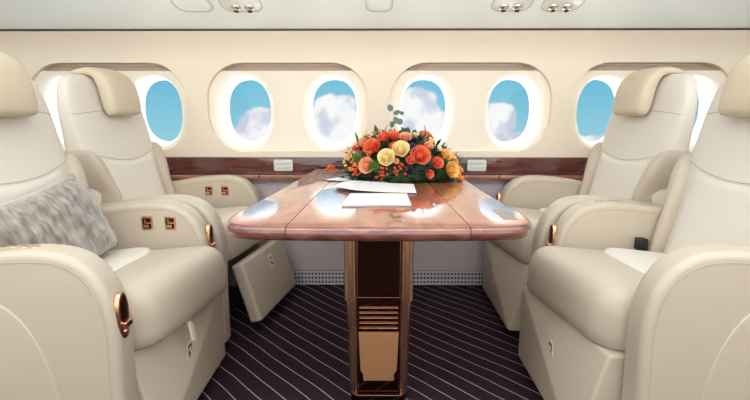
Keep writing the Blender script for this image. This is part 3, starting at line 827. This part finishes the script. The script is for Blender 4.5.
# eucalyptus sprig
bm = bmesh.new(); stem = [(-.055, -.06, .20), (-.045, -.07, .245), (-.038, -.07, .285), (-.046, -.07, .318)]
tube(bm, [tuple(p) for p in spline([Vector(q) for q in stem], 4)], .0013, 5); sg = obj('sprig', bm, 'stem', fl)
def round_leaf(bm, c, r, nrm):
    B = basis(Vector(nrm)); ring = [bm.verts.new(Vector(c)+(B @ Vector((r*math.cos(a), r*1.15*math.sin(a), .12*r*math.cos(2*a))))) for a in [2*PI*k/14 for k in range(14)]]
    r2 = bmesh.ops.extrude_face_region(bm, geom=[bm.faces.new(ring)])
    for g_ in r2['geom']:
        if isinstance(g_, bmesh.types.BMVert): g_.co += Vector(nrm).normalized()*.0008
bm = bmesh.new()
for c, r, n in (((-.038, -.072, .322), .014, (.3, -1, .4)), ((-.008, -.075, .302), .013, (-.3, -.8, .7)), ((.012, -.072, .300), .011, (.2, -.7, .8)), ((-.012, -.072, .268), .014, (.1, -1, .3)), ((.006, -.070, .262), .013, (-.2, -1, .3)), ((-.030, -.072, .25), .012, (.5, -1, .1))):
    round_leaf(bm, (c[0]-.018, c[1], c[2]), r, n)
obj('round_leaves', bm, 'leaf_blue', sg, sharp=60)
bm = bmesh.new()
for base, d, L, W in (((.19, -.06, .10), (.1, -.1, 1), .062, .011), ((.10, -.06, .20), (.0, -.1, 1), .05, .007), ((-.19, -.06, .14), (-.25, -.1, 1), .085, .006), ((-.17, -.06, .15), (.1, -.1, 1), .07, .006), ((-.11, -.05, .20), (-.3, -.1, 1), .05, .008), ((-.08, -.05, .21), (.3, -.1, 1), .045, .008),
                      ((-.24, -.05, .06), (-.7, -.1, .6), .05, .009), ((.25, -.04, .05), (.8, -.1, .5), .055, .010), ((.26, -.04, .02), (.9, -.2, .3), .05, .010), ((.16, -.09, .015), (.5, -.9, .15), .06, .010), ((.04, -.12, .012), (.2, -1, .12), .05, .010), ((-.22, -.05, .11), (-.5, 0, .8), .07, .006)):
    bm = bmesh.new(); leaf(bm, Vector(base), Vector(d), L, W, .08); obj('leaf_spray', bm, 'leaf', fl, sharp=180, recalc=False)
# one small loose blossom left of the arrangement
t = thing('loose_blossom', 'small orange blossom lying on the table left of the arrangement', 'flower', (-.245, 2.28, .70))
keep = fl; fl = t
o = mum(Vector((0, 0, .022)), Vector((0, -.6, 1)), .024, 'orange', name='petals'); 
for dx, dy, dz in ((-.020, .0, .014), (.020, -.005, .014), (.004, .0, .030)):
    mum(Vector((dx, dy, dz)), Vector((dx*10, -.6, 1)), .013, 'orange', name='petals')
bm = bmesh.new(); leaf(bm, Vector((.01, 0, .006)), Vector((1, -.1, .1)), .05, .008, .02); leaf(bm, Vector((-.01, 0, .006)), Vector((-1, -.1, .1)), .035, .008, .02); obj('leaf', bm, 'leaf', t, sharp=180)
fl = keep
for root in (fl, t):
    for ch in root.children_recursive:
        for v in ch.data.vertices:
            if v.co.z < .0055: v.co.z = .0055+.0005*random.random()

# ------------------------------------------------------------------ sky outside
SKY = .84
w = bpy.data.worlds.new('sky'); bpy.context.scene.world = w; w.use_nodes = True
nt = w.node_tree; nt.nodes.clear(); L = nt.links.new
out = nt.nodes.new('ShaderNodeOutputWorld'); bg = nt.nodes.new('ShaderNodeBackground'); L(bg.outputs[0], out.inputs[0])
tc = nt.nodes.new('ShaderNodeTexCoord'); D = tc.outputs['Generated']
def MA(op, a, b=None, clamp=False):
    n = nt.nodes.new('ShaderNodeMath'); n.operation = op; n.use_clamp = clamp
    for i, v in enumerate((a, b)):
        if v is None: continue
        if isinstance(v, (int, float)): n.inputs[i].default_value = v
        else: L(v, n.inputs[i])
    return n.outputs[0]
def ramp(fac, a, b):
    n = nt.nodes.new('ShaderNodeMapRange'); n.interpolation_type = 'SMOOTHSTEP'
    L(fac, n.inputs[0]); n.inputs[1].default_value = a; n.inputs[2].default_value = b
    return n.outputs[0]
def mix(f, a, b):
    n = nt.nodes.new('ShaderNodeMix'); n.data_type = 'RGBA'
    L(f, n.inputs[0]) if not isinstance(f, (int, float)) else None
    for i, v in ((6, a), (7, b)):
        if isinstance(v, tuple): n.inputs[i].default_value = v
        else: L(v, n.inputs[i])
    return n.outputs[2]
sx = nt.nodes.new('ShaderNodeSeparateXYZ'); L(D, sx.inputs[0])
X_, Z_ = sx.outputs[0], sx.outputs[2]
blue = mix(ramp(Z_, -.10, .12), srgb(158, 216, 232), srgb(98, 192, 224))
nz = nt.nodes.new('ShaderNodeTexNoise'); nz.inputs['Scale'].default_value = 11; nz.inputs['Detail'].default_value = 7; nz.inputs['Roughness'].default_value = .55; L(D, nz.inputs['Vector'])
nf = MA('SUBTRACT', nz.outputs['Fac'], .5)
# cumulus heads (direction x, direction z, radius x, radius z)
tot = None
for cx, cz, rx, rz in ((-.25, -.04, .055, .055), (-.09, -.02, .075, .062), (.072, -.015, .075, .068), (.14, -.03, .04, .042), (.245, -.02, .045, .052), (.30, -.065, .08, .03), (.46, -.075, .1, .04), (.8, -.1, .2, .05), (-.6, -.17, .3, .05)):
    ex = MA('DIVIDE', MA('SUBTRACT', X_, cx), rx); ez = MA('DIVIDE', MA('SUBTRACT', Z_, cz), rz)
    g_ = MA('SUBTRACT', 1.0, MA('SQRT', MA('ADD', MA('MULTIPLY', ex, ex), MA('MULTIPLY', ez, ez))))
    tot = g_ if tot is None else MA('MAXIMUM', tot, g_)
dens = MA('ADD', tot, MA('MULTIPLY', nf, 1.3))
cl = ramp(dens, -.02, .14)
nz2 = nt.nodes.new('ShaderNodeTexNoise'); nz2.inputs['Scale'].default_value = 17; nz2.inputs['Detail'].default_value = 5; L(D, nz2.inputs['Vector'])
cc = mix(ramp(nz2.outputs['Fac'], .34, .52), srgb(206, 216, 232), srgb(255, 255, 255))
col = mix(cl, blue, cc)
# unseen sky high above and far below, made extra bright to light the reveals
hi = MA('ADD', ramp(Z_, .13, .50), ramp(MA('MULTIPLY', Z_, -1), .28, .6), True)
col = mix(hi, col, (1, .97, .93, 1))
L(col, bg.inputs['Color'])
L(MA('ADD', SKY, MA('MULTIPLY', hi, 5.0)), bg.inputs['Strength'])

# ------------------------------------------------------------------ lights
def area(name, loc, rot, sx_, sy_, power, col=(1, .985, .968)):
    l = bpy.data.lights.new(name, 'AREA'); l.shape = 'RECTANGLE'; l.size = sx_; l.size_y = sy_; l.energy = power; l.color = col
    o = bpy.data.objects.new(name, l); C.objects.link(o); o.location = loc; o.rotation_euler = rot
    return o
for g_ in groups:
    for c in ((g_[0]+g_[1])/2-.245, (g_[0]+g_[1])/2+.245):
        p = area('window_portal', (c, 2.69, WZ), (math.radians(-90), 0, 0), .26, .35, 0); p.data.cycles.is_portal = True
area('ceiling_strip_light', (0, .55, 1.84), (math.radians(40), 0, 0), 4.6, .22, 13)
area('ceiling_strip_light', (0, -.55, 1.80), (math.radians(35), 0, 0), 4.6, .25, 9)
area('ceiling_wash_light', (0, .5, 1.5), (math.radians(165), 0, 0), 4.4, .5, 34)
# added fill behind the camera, standing in for unseen daylight from the aisle side
area('aisle_side_fill', (0, -.97, 1.05), (math.radians(90), 0, 0), 4.6, 1.3, 26, (.97, .99, 1))

# ------------------------------------------------------------------ camera
cam = bpy.data.cameras.new('camera'); co = bpy.data.objects.new('camera', cam); C.objects.link(co)
co.location = (0, 0, 1.0)
co.rotation_euler = (math.radians(90-10.95), 0, math.radians(.5))
cam.sensor_width = 36; cam.lens = 36*450/750; cam.clip_start = .02
sc = bpy.context.scene; sc.camera = co
sc.view_settings.view_transform = 'Standard'; sc.view_settings.look = 'None'; sc.view_settings.gamma = 1
sc.view_settings.exposure = 0.14
sc.view_settings.use_curve_mapping = False
sc.cycles.max_bounces = 10; sc.cycles.diffuse_bounces = 6; sc.cycles.glossy_bounces = 5
